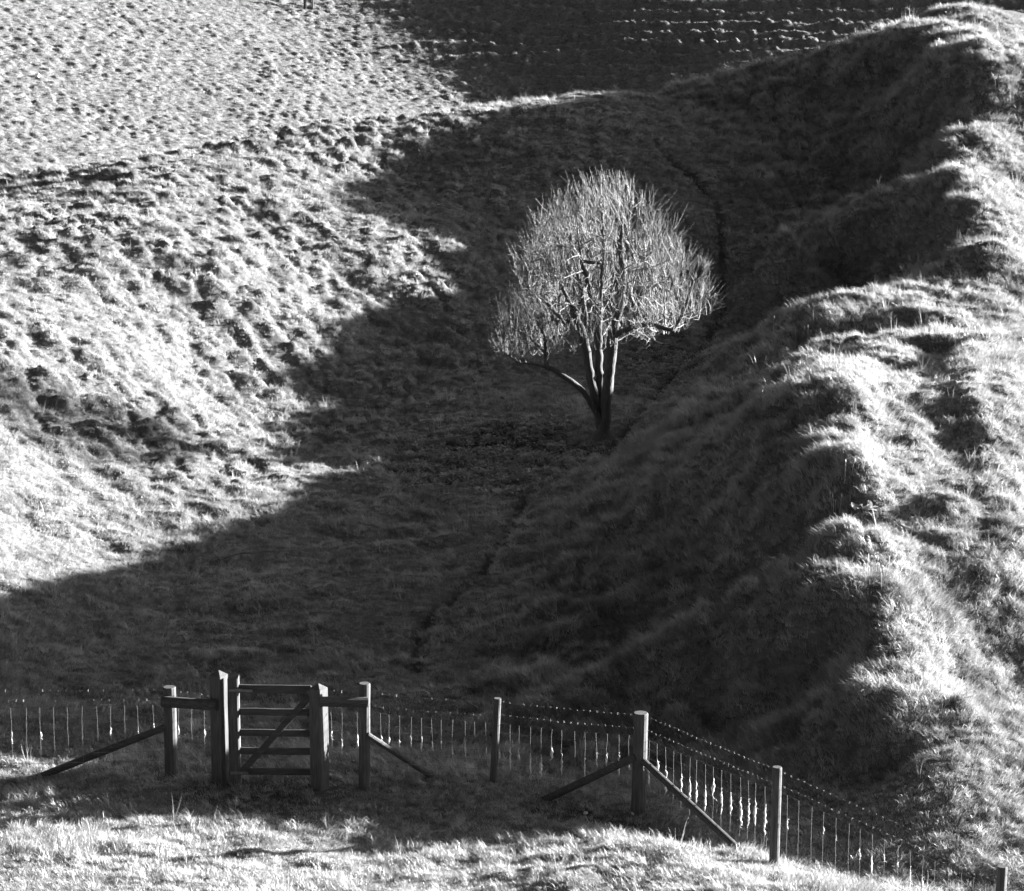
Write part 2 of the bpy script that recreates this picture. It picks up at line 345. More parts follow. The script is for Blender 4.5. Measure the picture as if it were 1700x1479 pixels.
# the land further out, coarse: a strip all round the near sheet, the slope the camera stands on, the plain beyond
def zouter(x, y):
    inn = zbase(np.clip(x, -26.5, 28.5), np.clip(y, 34.5, 119.5))
    out = np.maximum(np.hypot(np.maximum(np.abs(x-1)-27.5, 0), np.maximum(np.abs(y-77)-42.5, 0)), 0)
    near = 13.2-np.clip(y, -30, 36)*.52+.0047*np.clip(y, 0, 36)**2
    q = inn*np.exp(-out/14)+(-7)*(1-np.exp(-out/14))
    q = np.where(y < 37, near+(q-near)*sstep(26, 37, y), q)
    core = (x > -16.5) & (x < 21) & (y > 37.1) & (y < 112.4)
    return np.where(core, q-1.2, q-.02)
xs = np.unique(np.r_[-600:-60:30, -60:-27:3, np.arange(-27, 29.1, 1), 30:60:3, 60:601:30].astype(float)); ys = np.unique(np.r_[-120:0:10, 0:34:2, np.arange(34, 120, 1), 120:200:4, 200:900:50].astype(float))
x, y = np.meshgrid(xs, ys); o = sheet('surrounding_land', x, y, zouter(x, y), M['turf']); tag(o, kind='structure')
st = .085 if not QUICK else .16
x, y = np.meshgrid(np.arange(-32, 33, st), np.arange(110, 168, st*1.1)); zq = zfard(x, y)
h = sheet('hillside', x, y, zq, M['hill']); tag(h, kind='structure'); set_attr(h, 'bare', np.zeros_like(x))

# ------------------------------------------------------------------ grass
def blades(n, rad, lmin, lmax, width, lean, droop, spread, seed, segs=3):
    """one clump of grass; it combs towards local +x"""
    r = np.random.default_rng(seed); V = []; Fc = []
    for i in range(n):
        a = r.random()*6.283; q = rad*math.sqrt(r.random()); b = np.array([q*math.cos(a), q*math.sin(a), -.025])
        L = lmin+(lmax-lmin)*r.random()**1.3
        ph = r.normal(0, spread); dirh = np.array([math.cos(ph), math.sin(ph), 0])
        tilt = lean+r.normal(0, .22); out = np.array([math.cos(a), math.sin(a), 0])*.35*q/rad
        wv = np.array([-math.sin(ph), math.cos(ph), 0]); tw = r.normal(0, .9); 
        wv = wv*math.cos(tw)+np.array([math.cos(ph), math.sin(ph), 0])*math.sin(tw)
        k0 = len(V); p = b.copy(); t = tilt; wd = width*(.7+.6*r.random())
        for s in range(segs+1):
            f = s/segs
            if s == segs: V.append(p.copy())
            else:
                V.append(p-wv*wd*(1-f*.6)/2); V.append(p+wv*wd*(1-f*.6)/2)
            stp = L/segs; t = tilt+droop*f
            p = p+stp*(dirh*math.sin(t)+out*.5+np.array([0, 0, 1])*math.cos(t))
        for s in range(segs-1): Fc.append((k0+2*s, k0+2*s+1, k0+2*s+3, k0+2*s+2))
        Fc.append((k0+2*segs-2, k0+2*segs-1, k0+2*segs))
    return np.array(V), Fc
def source(name, V, Fc, mat, coll):
    me = bpy.data.meshes.new(name); me.from_pydata([tuple(v) for v in V], [], Fc); me.update(); me.materials.append(mat)
    o = bpy.data.objects.new(name, me); coll.objects.link(o); return o
def scatter(name, P, yaw, scale, pick, coll, normal=None):
    me = bpy.data.meshes.new(name); me.vertices.add(len(P)); me.vertices.foreach_set('co', P.astype(np.float32).ravel())
    rot = np.zeros((len(P), 3), np.float32); rot[:, 2] = yaw
    if normal is not None: rot[:, 0] = normal[:, 0]; rot[:, 1] = normal[:, 1]
    a = me.attributes.new('rot', 'FLOAT_VECTOR', 'POINT'); a.data.foreach_set('vector', rot.ravel())
    a = me.attributes.new('siz', 'FLOAT', 'POINT'); a.data.foreach_set('value', scale.astype(np.float32))
    a = me.attributes.new('pick', 'INT', 'POINT'); a.data.foreach_set('value', pick.astype(np.int32))
    o = bpy.data.objects.new(name, me); col.objects.link(o)
    ng = bpy.data.node_groups.new(name+'_nodes', 'GeometryNodeTree')
    ng.interface.new_socket('Geometry', in_out='INPUT', socket_type='NodeSocketGeometry'); ng.interface.new_socket('Geometry', in_out='OUTPUT', socket_type='NodeSocketGeometry')
    N = ng.nodes; L = ng.links; gi = N.new('NodeGroupInput'); go = N.new('NodeGroupOutput')
    ci = N.new('GeometryNodeCollectionInfo'); ci.inputs['Collection'].default_value = coll; ci.inputs['Separate Children'].default_value = True; ci.inputs['Reset Children'].default_value = True
    ip = N.new('GeometryNodeInstanceOnPoints'); ip.inputs['Pick Instance'].default_value = True
    def attr(nm, tp):
        q = N.new('GeometryNodeInputNamedAttribute'); q.data_type = tp; q.inputs['Name'].default_value = nm; return q.outputs['Attribute']
    L.new(gi.outputs[0], ip.inputs['Points']); L.new(ci.outputs[0], ip.inputs['Instance']); L.new(attr('pick', 'INT'), ip.inputs['Instance Index'])
    er = N.new('FunctionNodeEulerToRotation'); L.new(attr('rot', 'FLOAT_VECTOR'), er.inputs[0]); L.new(er.outputs[0], ip.inputs['Rotation'])
    L.new(attr('siz', 'FLOAT'), ip.inputs['Scale']); L.new(ip.outputs[0], go.inputs[0])
    md = o.modifiers.new('scatter', 'NODES'); md.node_group = ng
    return o
tufts = bpy.data.collections.new('grass_clumps')
NS, NL = 7, 7
for i in range(NS): source('grass_clump_a%02d' % i, *blades(34, .075, .035, .085, .0065, .35, .7, 1.3, 100+i, 2), M['grass'], tufts)
for i in range(NL): source('grass_clump_b%02d' % i, *blades(34, .07, .09, .23, .0075, .45, 1.25, .8, 200+i, 3), M['grass'], tufts)
for i in range(3): source('grass_clump_c%02d' % i, *blades(5, .05, .25, .45, .006, .12, .35, 1.6, 300+i, 3), M['grass'], tufts)
def inview(x, y, zz, mx=170, my=120):
    px, py, dp = project(x, y, zz); return (px > -mx) & (px < 1700+mx) & (py > -my) & (py < 1479+my)
def grad(f, x, y, e=.25): return (f(x+e, y)-f(x-e, y))/(2*e), (f(x, y+e)-f(x, y-e))/(2*e)
def grow(n, x0, x1, y0, y1, f, dens):
    x = rng.uniform(x0, x1, n); y = rng.uniform(y0, y1, n); k = rng.random(n) < dens(x, y); x = x[k]; y = y[k]
    zz = f(x, y); k = inview(x, y, zz); return x[k], y[k], zz[k]
hilltufts = bpy.data.collections.new('hill_clumps')
for i in range(NS): source('hill_clump_a%02d' % i, *blades(34, .075, .035, .085, .0065, .35, .7, 1.3, 100+i, 2), M['hillgrass'], hilltufts)
for i in range(NL): source('hill_clump_b%02d' % i, *blades(34, .07, .09, .23, .0075, .45, 1.25, .8, 200+i, 3), M['hillgrass'], hilltufts)
# near land
GD = 1.0 if not QUICK else .35
A = (37.8*75.5); full = 300
def dens(x, y):
    q = np.where(y < 50, 1.0, np.where(y < 66, .62, .42))
    s, left, right, low = masks(x, y)
    q = q*(1-.6*weed_mask(x, y))*(1-.88*(1-sstep(.0, .18, polydist(x, y, TRACK)+.1*fbm(x*1.7, y*1.7, 3, 31))))
    q = q*(1-.7*(1-sstep(.1, .45, polydist(x, y, DIP)+.25*fbm(x*2, y*2, 3, 35))))
    return q*(1-.65*(1-sstep(.5, 1.25, np.hypot((x-GATEC[0])/1.25, (y-GATEC[1])/1.0)+.5*fbm(x*1.6, y*1.6, 3, 39))))
x, y, zz = grow(int(A*full*GD), -16.8, 21, 37, 112.5, zland, dens)
s, left, right, low = masks(x, y); n = len(x)
long_p = np.clip(  .05+.5*right*(1-.6*sstep(-.7, .6, x-np.interp(y, CREST[:, 0], CREST[:, 1])))+.16*left+.2*(fbm(x*.7, y*.7, 3, 71) > .12), 0, .93)
crest = np.clip(zdetail(x, y)/.25, 0, 1)
isl = rng.random(n) < long_p
pick = np.where(isl, NS+rng.integers(0, NL, n), rng.integers(0, NS, n))
tall = rng.random(n) < np.where(y < 50, .001, .003)*(1+right); pick = np.where(tall, NS+NL+rng.integers(0, 3, n), pick)
gxx, gyy = grad(zbase, x, y, .4); lean = np.arctan2(-gyy-.06, -gxx-.05)
yaw = lean+rng.normal(0, .7, n)+.9*fbm(x*.5, y*.5, 2, 77)
siz = (.75+.5*rng.random(n))*(1+.15*np.clip((y-50)/25, 0, 1))*(1-.3*np.clip(left, 0, 1))*(1+.25*(fbm(x*.9, y*.9, 2, 79)))*(.85+.3*crest)
o = scatter('grass', np.stack([x, y, zz], 1), yaw, siz, pick, tufts); tag(o, 'rough grass of the ditch and its banks, short on the floor and shaggy on the slopes', 'grass', kind='stuff')
n1 = n
# far hillside
A = 64*57
x, y, zz = grow(int(A*110*GD), -31.5, 32, 111, 167, zfard, lambda x, y: np.ones_like(x))
n = len(x); pick = np.where(rng.random(n) < .2, NS+rng.integers(0, NL, n), rng.integers(0, NS, n))
gxx, gyy = grad(zfar, x, y, .4); yaw = np.arctan2(-gyy, -gxx)+rng.normal(0, .9, n); siz = .55+.35*rng.random(n)
o = scatter('hill_grass', np.stack([x, y, zz], 1), yaw, siz, pick, hilltufts); tag(o, 'tussocky grass on the far hillside', 'grass', kind='stuff')
print('GRASS', n1, n)

# ------------------------------------------------------------------ low weeds on the bare earth round the tree
def rosette(n, seed, lmin=.03, lmax=.08, wf=.55):
    r = np.random.default_rng(seed); V = []; Fc = []
    for i in range(n):
        a = r.random()*6.283; L = lmin+(lmax-lmin)*r.random(); el = r.uniform(.1, 1.1); base = np.array([r.normal(0, .04), r.normal(0, .04), r.uniform(0, .07)])
        d_ = np.array([math.cos(a)*math.cos(el), math.sin(a)*math.cos(el), math.sin(el)]); sd = np.array([-math.sin(a), math.cos(a), 0])*L*wf/2; k = len(V)
        V += [base, base+d_*L*.45+sd, base+d_*L*.9-np.array([0, 0, L*.15]), base+d_*L*.45-sd]; Fc.append((k, k+1, k+2, k+3))
    return np.array(V), Fc
weeds = bpy.data.collections.new('weed_clumps')
for i in range(6): source('weed_clump_%02d' % i, *rosette(26, 400+i), M['weed'], weeds)
cx, cy = (WEED_C+WEED_2)/2
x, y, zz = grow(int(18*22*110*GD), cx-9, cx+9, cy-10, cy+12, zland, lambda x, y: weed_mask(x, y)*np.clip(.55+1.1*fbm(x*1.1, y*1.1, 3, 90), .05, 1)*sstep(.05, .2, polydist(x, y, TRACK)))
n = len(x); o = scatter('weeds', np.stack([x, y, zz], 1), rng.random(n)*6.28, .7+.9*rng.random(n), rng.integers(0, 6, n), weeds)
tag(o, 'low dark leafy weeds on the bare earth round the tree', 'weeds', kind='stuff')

# ------------------------------------------------------------------ fence and gate
def gpt(px, py):
    p = ground_hit(px, py, zland); return np.array([p[0], p[1], float(zland(p[0], p[1]))])
def hgt(base, pytop):
    """height of an upright on base whose top stands at that picture row"""
    lo, hi = .1, 9.0
    for _ in range(40):
        m = (lo+hi)/2
        if project(base[0], base[1], base[2]+m)[1] > pytop: lo = m
        else: hi = m
    return lo
def round_post(name, base, h, r, parent, lean=(0, 0), mat=None):
    b = MB(); zs = [-.35, 0, .25*h, .5*h, .75*h, h-.02, h]
    P = [(base[0]+lean[0]*q, base[1]+lean[1]*q, base[2]+q) for q in zs]; rr = np.array([1.03, 1.02, 1, 1, .98, .98, .9])*r
    b.tube(P, rr, 14, True, .05)
    return b.build(name, mat or M['timber'], parent, False, base)
def square_post(name, base, h, wd, yaw, parent=None):
    """sawn post with a four-sided pointed top"""
    c, s_ = math.cos(yaw), math.sin(yaw); V = []; Fc = []; bv = .012; a = wd/2
    prof = [(-a+bv, -a), (a-bv, -a), (a, -a+bv), (a, a-bv), (a-bv, a), (-a+bv, a), (-a, a-bv), (-a, -a+bv)]
    lv = [-.4, 0, h*.33, h*.66, h-.075]
    for zq in lv:
        dx, dy = (rng.random(2)-.5)*.006
        for p, q in prof: V.append((base[0]+c*p-s_*q+dx, base[1]+s_*p+c*q+dy, base[2]+zq))
    for i in range(len(lv)-1):
        for k in range(8): k2 = (k+1) % 8; Fc.append((i*8+k, i*8+k2, i*8+8+k2, i*8+8+k))
    top = len(V); V.append((base[0], base[1], base[2]+h)); o8 = (len(lv)-1)*8
    for k in range(8): Fc.append((o8+k, o8+(k+1) % 8, top))
    return mesh_obj(name, V, Fc, M['timber'], parent, False, base)
def bar(name, A, B, wd, hg, mat, parent=None, up=(0, 0, 1)):
    V, Fc = beam(A, B, wd, hg, up); return mesh_obj(name, V, Fc, mat, parent, False, np.asarray(A, float))
def childof(o, parent):
    """o was placed in the world: keep it there under its parent"""
    o.parent = parent; o.location = Vector(o.location)-Vector(parent.location); return o
PB = {k: gpt(*v) for k, v in dict(a=(285,1290), gl=(367,1300), gr=(531,1308), b=(605,1309), c=(819,1298), d=(1060,1348), e=(1285,1438), f=(1659,1540)).items()}
PT = dict(a=1140, gl=1112, gr=1134, b=1134, c=1159, d=1183, e=1273, f=1438)
PH = {k: hgt(PB[k], PT[k]) for k in PB}
print('POSTS', {k: (PB[k].round(2).tolist(), round(PH[k], 2)) for k in PB})
gdir = PB['gr']-PB['gl']; gyaw = math.atan2(gdir[1], gdir[0])
# --- gate posts
for k, lab in (('gl', 'tall square timber gatepost with pointed top, beside the gate\'s hinges'), ('gr', 'square timber gatepost with pointed top, sunlit side, at the gate\'s latch end')):
    o = square_post('gate_post', PB[k], PH[k], .2 if k == 'gl' else .205, gyaw+R(-22), None); tag(o, lab, 'gatepost', 'gateposts')
# --- gate
ga = PB['gl']+gdir/np.linalg.norm(gdir)*.225+np.array([0, -.05, 0]); ga[2] = float(zland(ga[0], ga[1]))
gb = PB['gr']-gdir/np.linalg.norm(gdir)*.02+np.array([0, .17, 0]); gu = (gb-ga); gu[2] = 0; gl_ = np.linalg.norm(gu); gu /= gl_
ga[2] += .06; zg = ga[2]
gate = empty('field_gate', ga); tag(gate, 'small closed timber gate of five rails with a diagonal brace', 'gate')
def gp(t, hh): return np.array([ga[0]+gu[0]*t, ga[1]+gu[1]*t, zg+hh])
sth = hgt(gp(0, 0), 1122)
V, Fc = beam(gp(0, -.02), gp(0, sth), .15, .165, gu, .02, .003, 8)
V[-8:, 2] -= .03*np.array([1, 1, 1, 0, 0, 0, 1, 1]); o = mesh_obj('hanging_stile', V, Fc, M['timber'], None, False, ga); childof(o, gate)
o = bar('closing_stile', gp(gl_-.07, .0), gp(gl_-.07, sth-.16), .11, .075, M['timber'], None, gu); childof(o, gate)
rh = [hgt(gp(.1, 0), q) for q in (1143, 1181, 1216, 1246, 1280)]
for i, q in enumerate(rh):
    o = bar('rail', gp(.07, q), gp(gl_-.1, q), .045, .125 if i == 0 else .10, M['rail'], None); childof(o, gate)
o = bar('brace', gp(.1, rh[4]+.0)-np.array([0, .047, 0]), gp(gl_-.13, rh[0]-.1)-np.array([0, .047, 0]), .045, .095, M['rail'], None); childof(o, gate)
hs = bar('hinge_strap', gp(-.06, rh[0])-np.array([0, .085, 0]), gp(.28, rh[0]-.005)-np.array([0, .085, 0]), .008, .045, M['iron'], None); childof(hs, gate)
hs2 = bar('hinge_strap', gp(-.06, rh[4])-np.array([0, .085, 0]), gp(.2, rh[4])-np.array([0, .085, 0]), .008, .045, M['iron'], None); childof(hs2, gate)
lt_ = bar('latch', gp(gl_-.16, rh[0]-.02)-np.array([0, .05, 0]), gp(gl_+.03, rh[0]-.03)-np.array([0, .05, 0]), .012, .03, M['iron'], None); childof(lt_, gate)
# --- fences: posts, struts, rails, wires
def sag(A, B, n=14, dip=.02, wav=.006):
    t = np.linspace(0, 1, n)[:, None]; P = A+(B-A)*t; P[:, 2] -= dip*4*(t*(1-t))[:, 0]
    P[1:-1] += rng.normal(0, wav, (n-2, 3))*np.array([.5, .5, 1]); return P
def barbed(A, B, parent, dip=.03):
    L = np.linalg.norm(B-A); n = max(4, int(L/.12)); P = sag(A, B, n, dip, .004); b = MB(); b.tube(P, .0022, 4, False)
    T = (B-A)/L
    for t in np.arange(.06, L-.03, .105+rng.random()*.01):
        f = t/L*(n-1); i = min(int(f), n-2); c = P[i]+(P[i+1]-P[i])*(f-i)
        for k in range(2):
            v = rng.normal(size=3); v -= T*(v@T); v /= np.linalg.norm(v); q = c+T*(k-.5)*.012
            b.tube([q-v*.016, q+v*.016], .0018, 3, False)
        b.tube([c-T*.009, c+T*.009], .0042, 5, True)
    o = b.build('barbed_wire', M['wire'], None, False, A); childof(o, parent)
LV = [0, .14, .28, .43, .58, .72, .86]      # line wires of the netting, down from its top
STAYS = []
def netting(A, B, parent, spacing=.205, off=.08, where='', rev=False):
    """A, B: top ends of the netting; the ground at each end lies under them"""
    L = np.linalg.norm((B-A)[:2]); n = max(4, int(L/.15))
    for q in LV:
        b = MB(); b.tube(sag(A-np.array([0, 0, q]), B-np.array([0, 0, q]), n, .02, .004), .003, 4, False); o = b.build('line_wire', M['wire'], None, False, A); childof(o, parent)
    for t in np.arange(off, L-.05, spacing):
        f = t/L+rng.normal(0, .012)/L; top = A+(B-A)*f; top[2] -= .02*4*f*(1-f); m = 9
        P = np.repeat(top[None], m, 0); P[:, 2] -= np.linspace(0, .86, m); amp = rng.normal(0, .008); P[:, 0] += amp*np.sin(np.linspace(0, 3.1, m))+rng.normal(0, .002, m); P[:, 1] += rng.normal(0, .002, m)
        b = MB(); b.tube(P, .0015, 4, False); o = b.build('stay_wire', M['wire'], None, False, top); childof(o, parent); STAYS.append((parent, P, where, rev))
def at_h(k, frac_from_top): p = PB[k].copy(); p[2] += PH[k]-frac_from_top; return p
WB = np.array([0, .11, 0])
fl = empty('wire_fence', PB['a']); tag(fl, 'barbed wire and netting fence with a braced round post, on the gate\'s hinge side', 'fence', 'wire fences meeting the gate')
childof(round_post('post', PB['a'], PH['a'], .098, None), fl)
sb = gpt(72, 1288); top = PB['a']+np.array([-.05, -.03, hgt(PB['a'], 1205)]); b = MB(); b.tube([sb-(top-sb)*.08, sb+(top-sb)*.5, top], [.052, .055, .05], 10); childof(b.build('strut', M['rail'], None, False, sb), fl)
hA = hgt(PB['a'], 1161); b = MB(); ra = PB['a']+np.array([-.09, -.1, hA]); rb = PB['gl']+np.array([-.02, -.13, 0]); rb[2] = PB['gl'][2]+hgt(PB['gl'], 1166)
b.tube([ra, (ra+rb)/2, rb], [.085, .08, .085], 10, True, .06); childof(b.build('rail', M['rail'], None, False, ra), fl)
far = gpt(-420, 1300)
lt = far+np.array([0, 0, 1.33]); b1 = at_h('a', .08)
for A_, B_ in ((lt, b1), (lt-np.array([0, 0, .15]), b1-np.array([0, 0, .155]))): barbed(A_+WB*.9, B_+WB*.9, fl, .0)
nA = far+np.array([0, .1, 1.06]); nB = at_h('a', .3)+WB; netting(nA, nB, fl, where='from the braced round post on the netting away from the gate', rev=True)
g1 = at_h('gl', .38)+WB; 
for dz_ in (.0, .16): barbed(at_h('a', .08+dz_)+WB*.9, PB['gl']+np.array([0, .1, PH['a']-.1-dz_]), fl, .0)
netting(nB.copy(), PB['gl']+np.array([-.05, .11, PH['a']-.32]), fl, .21, .13, 'between the braced round post and the hinge gatepost')
# beyond the gate
fm = empty('wire_fence', PB['b']); tag(fm, 'barbed wire and netting fence of three posts, on the gate\'s latch side', 'fence', 'wire fences meeting the gate')
childof(round_post('post', PB['b'], PH['b'], .085, None, (.012, 0)), fm)
childof(round_post('post', PB['c'], PH['c'], .056, None, (.05, 0)), fm)
childof(round_post('corner_post', PB['d'], PH['d'], .108, None, (.015, 0)), fm)
ra = PB['gr']+np.array([.02, -.13, hgt(PB['gr'], 1160)]); rb = PB['b']+np.array([.06, -.09, hgt(PB['b'], 1162)]); b = MB(); b.tube([ra, (ra+rb)/2, rb], [.075, .075, .075], 10, True, .06); childof(b.build('rail', M['rail'], None, False, ra), fm)
def strut(px, py, k, pyt, parent, r=.05, dx=.05):
    f_ = gpt(px, py); t_ = PB[k]+np.array([dx, -.06, hgt(PB[k], pyt)]); v = t_-f_; b = MB(); b.tube([f_-v*.1, f_+v*.5, t_], [r*1.04, r*1.04, r*.98], 10); childof(b.build('strut', M['rail'], None, False, f_), parent)
strut(718, 1290, 'b', 1217, fm, .045); strut(908, 1326, 'd', 1254, fm, .056, -.05)
for dz_ in (.07, .27): barbed(PB['gr']+np.array([.05, .1, PH['b']-.1-dz_]), at_h('b', .1+dz_)+WB*.9, fm, 0)
netting(PB['gr']+np.array([.08, .11, PH['b']-.48]), at_h('b', .46)+WB, fm, .19, .1, 'from the latch gatepost on the netting beside it')
for k1, k2, q1, q2 in (('b', 'c', .17, .09), ('c', 'd', .07, .06)):
    for j, dz_ in enumerate((0, .2)): barbed(at_h(k1, q1+dz_)+WB*.9, at_h(k2, q2+dz_)+WB*.8, fm, .015)
netting(at_h('b', .46)+WB, at_h('c', .4)+WB*.8, fm, .155, .07, 'from the round latch-side post towards the slim post'); netting(at_h('c', .4)+WB*.8, at_h('d', .38)+WB, fm, .172, .08, 'from the slim post on the netting up to the corner post')
fr = empty('wire_fence', PB['e']); tag(fr, 'barbed wire and netting fence running down the slope from the corner post', 'fence', 'wire fences meeting the gate')
childof(round_post('post', PB['e'], PH['e'], .068, None, (.012, 0)), fr)
childof(round_post('post', PB['f'], PH['f'], .068, None, (.012, 0)), fr)
strut(1228, 1412, 'd', 1260, fr, .05)
far = PB['f']+(PB['f']-PB['e'])*.7; pf = far.copy(); pf[2] = PB['f'][2]
WN = np.array([.08, .06, 0])
for dz_ in (0, .2):
    barbed(at_h('d', .06+dz_)+WN, at_h('e', .09+dz_)+WN, fr, .015); barbed(at_h('e', .09+dz_)+WN, at_h('f', .08+dz_)+WN, fr, .015); barbed(at_h('f', .08+dz_)+WN, pf+np.array([0, 0, PH['f']-.1-dz_]), fr, .01)
netting(at_h('d', .4)+WN, at_h('e', .38)+WN, fr, .19, .12, 'from the corner post on the netting going down the slope'); netting(at_h('e', .38)+WN, at_h('f', .36)+WN, fr, .2, .12, 'from the post below the corner post, further down the slope')
# --- wool caught on the netting
def wool(P, L, wd, seed):
    r = np.random.default_rng(seed); n = max(5, int(L/.03)); t = np.linspace(0, 1, n); C_ = np.stack([r.normal(0, wd*.18, n), r.normal(0, wd*.18, n), -t*L], 1)
    rad = wd*.5*np.clip(np.sin(np.pi*(t*.9+.05)), .15, 1)*(.55+.8*r.random(n)); b = MB(); b.tube(C_, rad, 6, True, .9)
    for i in range(6):
        k = r.integers(0, n); v = r.normal(size=3)*np.array([1, 1, .6]); v *= wd*(.9+.7*r.random())/np.linalg.norm(v); b.tube([C_[k], C_[k]+v*.6, C_[k]+v+np.array([0, 0, -.01])], [.004, .003, .001], 3, False)
    o = b.build('wool_tuft', M['wool'], None, True); o.location = P; return o
WL = {fl: ('tuft of pale sheep\'s wool caught on the netting on the gate\'s hinge side', .10, .22, .022), fm: ('tuft of pale sheep\'s wool caught on the netting between gate and corner post', .10, .3, .024), fr: ('long tuft of pale sheep\'s wool caught on the netting below the corner post', .2, .5, .032)}
ORD = 'first second third fourth fifth sixth seventh eighth ninth tenth eleventh twelfth thirteenth fourteenth fifteenth sixteenth seventeenth eighteenth'.split()
tuft_list = {}
for i, (par, P, where, rev) in enumerate(STAYS):
    px, py, _ = project(*P[4])
    if px < -20 or px > 1720: continue
    lab, l0, l1, wd = WL[par]; pr = .88 if par is not fl else .6
    if par is fm and px > 830: l0, l1, wd = .16, .42, .028
    if par is fr and px > 1290: l0, l1, wd, pr = .06, .3, .022, .6
    if rng.random() > pr: continue
    L = rng.uniform(l0, l1); st_ = rng.uniform(.26, .40) if par is not fr else rng.uniform(.2, .34)
    k = min(8, st_/.86*8); p = P[int(k)].copy(); p[2] = P[0][2]-st_
    o = wool(p, min(L, .8-st_), wd*(.8+.5*rng.random()), 900+i); tuft_list.setdefault((where, rev), []).append(o)
for (where, rev), os_ in tuft_list.items():
    for k, o in enumerate(os_[::-1] if rev else os_): tag(o, ORD[min(k, 17)]+' tuft of wool '+where, 'wool', 'wool tufts caught on the fence')

# ------------------------------------------------------------------ the bare tree
TB = gpt(1000, 727); TY = TB[1]
def tp(px, py, dy=0.0):
    """a point of the tree seen at that picture place, dy metres behind the trunk's plane"""
    return PD(px, py, TY+dy)
def grow_tree():
    r = np.random.default_rng(11)
    pts = []; par = []
    def path(P, parent, step=.12):
        P = np.asarray(P); cur = parent
        for a, b in zip(P[:-1], P[1:]):
            n = max(1, int(round(np.linalg.norm(b-a)/step)))
            for i in range(1, n+1):
                pts.append(a+(b-a)*i/n+r.normal(0, .008, 3)); par.append(cur); cur = len(pts)-1
        return cur
    pts.append(TB-np.array([0, 0, .15])); par.append(-1)
    root = path([pts[0], tp(1001, 722)], 0)
    ids = {}
    def stem(name, start, px):
        P = [pts[start]]+[tp(*q) for q in px]; ids[name] = (len(pts), path(P, start)); return ids[name][1]
    a = stem('right', root, [(1006,690,-.05),(1009,640,-.1),(1014,590,-.12),(1017,562,-.12)])
    a1 = stem('right_up', a, [(1022,535,-.15),(1030,500,-.2),(1033,450,-.25),(1030,400,-.2),(1036,340,-.1)])
    stem('right_low', a, [(1032,550,-.2),(1055,541,-.4),(1085,540,-.6),(1115,548,-.8)])
    stem('right_mid', a1-10, [(1050,505,.1),(1080,480,.3),(1115,455,.5)])
    stem('right_back', a1-5, [(1060,440,.6),(1090,410,.9)])
    c = stem('mid', root, [(999,690,.1),(996,640,.15),(993,590,.2),(993,540,.25),(998,480,.3),(1002,420,.3),(1000,350,.3)])
    stem('mid_front', c-18, [(985,500,-.2),(970,450,-.6),(960,400,-.9)])
    l = stem('left', root, [(993,690,0),(986,650,.05),(978,610,.05),(972,575,0),(962,540,-.1),(948,505,-.2),(925,460,-.3),(905,420,-.3)])
    stem('left_up', l-16, [(973,540,.3),(968,490,.6),(955,430,.8),(945,370,.8)])
    stem('left_mid', l-12, [(940,540,.4),(915,510,.6),(880,480,.7)])
    w = stem('left_low', root+2, [(984,675,-.1),(968,650,-.2),(945,630,-.25),(918,613,-.3),(890,605,-.35),(866,603,-.3),(840,588,-.2),(826,578,-.2)])
    stem('left_low_up', w-10, [(905,585,-.1),(880,560,.1),(852,540,.2)])
    # attraction points through the crown's volume
    ey = np.array([300, 312, 325, 350, 400, 440, 480, 520, 555, 590]); exl = np.array([960, 948, 938, 915, 865, 852, 855, 832, 838, 846]); exr = np.array([1030, 1045, 1060, 1095, 1122, 1150, 1176, 1186, 1130, 1000])
    at = []
    while len(at) < 5200:
        py = r.uniform(300, 590); l_ = np.interp(py, ey, exl); q_ = np.interp(py, ey, exr); px = r.uniform(l_, q_); c_ = (l_+q_)/2; hw = (q_-l_)/2
        dm = min(hw/75.8, 2.3)*math.sqrt(max(0, 1-((px-c_)/hw)**2)); 
        if r.random() > .35+.65*dm/2.3: continue
        if r.random() < .75 and py > 515 and 905 < px < 1060: continue
        at.append(tp(px, py, r.uniform(-dm, dm)))
    for _ in range(400): at.append(tp(r.uniform(822, 915), r.uniform(515, 598), r.uniform(-.8, .8)))
    at = np.array(at); P = np.array(pts); nx = len(P); par_ = list(par)
    alive = np.ones(len(at), bool); step = .13; up = np.array([0, 0, 1.0])
    near = np.full(len(at), 1e9); who = np.zeros(len(at), int)
    newi = np.arange(len(P)); nodes_ = list(P)
    for it in range(70):
        Q = np.array([nodes_[i] for i in newi])
        for i0 in range(0, len(Q), 400):
            D2 = ((at[:, None]-Q[None, i0:i0+400])**2).sum(-1); k = D2.argmin(1); m = D2[np.arange(len(at)), k]; bt = m < near
            near[bt] = m[bt]; who[bt] = newi[i0+k[bt]]
        alive &= near > .15**2
        act = alive & (near < 1.1**2)
        if not act.any(): break
        newi = []
        for nd in np.unique(who[act]):
            if nd < 18 and it < 99 and nodes_[nd][2] < TB[2]+1.3: continue
            v = at[act & (who == nd)]-nodes_[nd]; v = (v/np.linalg.norm(v, axis=1, keepdims=True)).mean(0)
            pv = nodes_[nd]-nodes_[par_[nd]] if par_[nd] >= 0 else up; pv = pv/max(np.linalg.norm(pv), 1e-6)
            v = v/max(np.linalg.norm(v), 1e-6)+.3*up+.55*pv+r.normal(0, .1, 3); v /= np.linalg.norm(v)
            q = nodes_[nd]+v*step
            nodes_.append(q); par_.append(int(nd)); newi.append(len(nodes_)-1)
        newi = np.array(newi)
        if len(newi) == 0 or len(nodes_) > 14000: break
    return np.array(nodes_), np.array(par_), ids
TP_, TPAR, TID = grow_tree()
nn = len(TP_); load = np.zeros(nn); kids = [[] for _ in range(nn)]
for i in range(1, nn): kids[TPAR[i]].append(i)
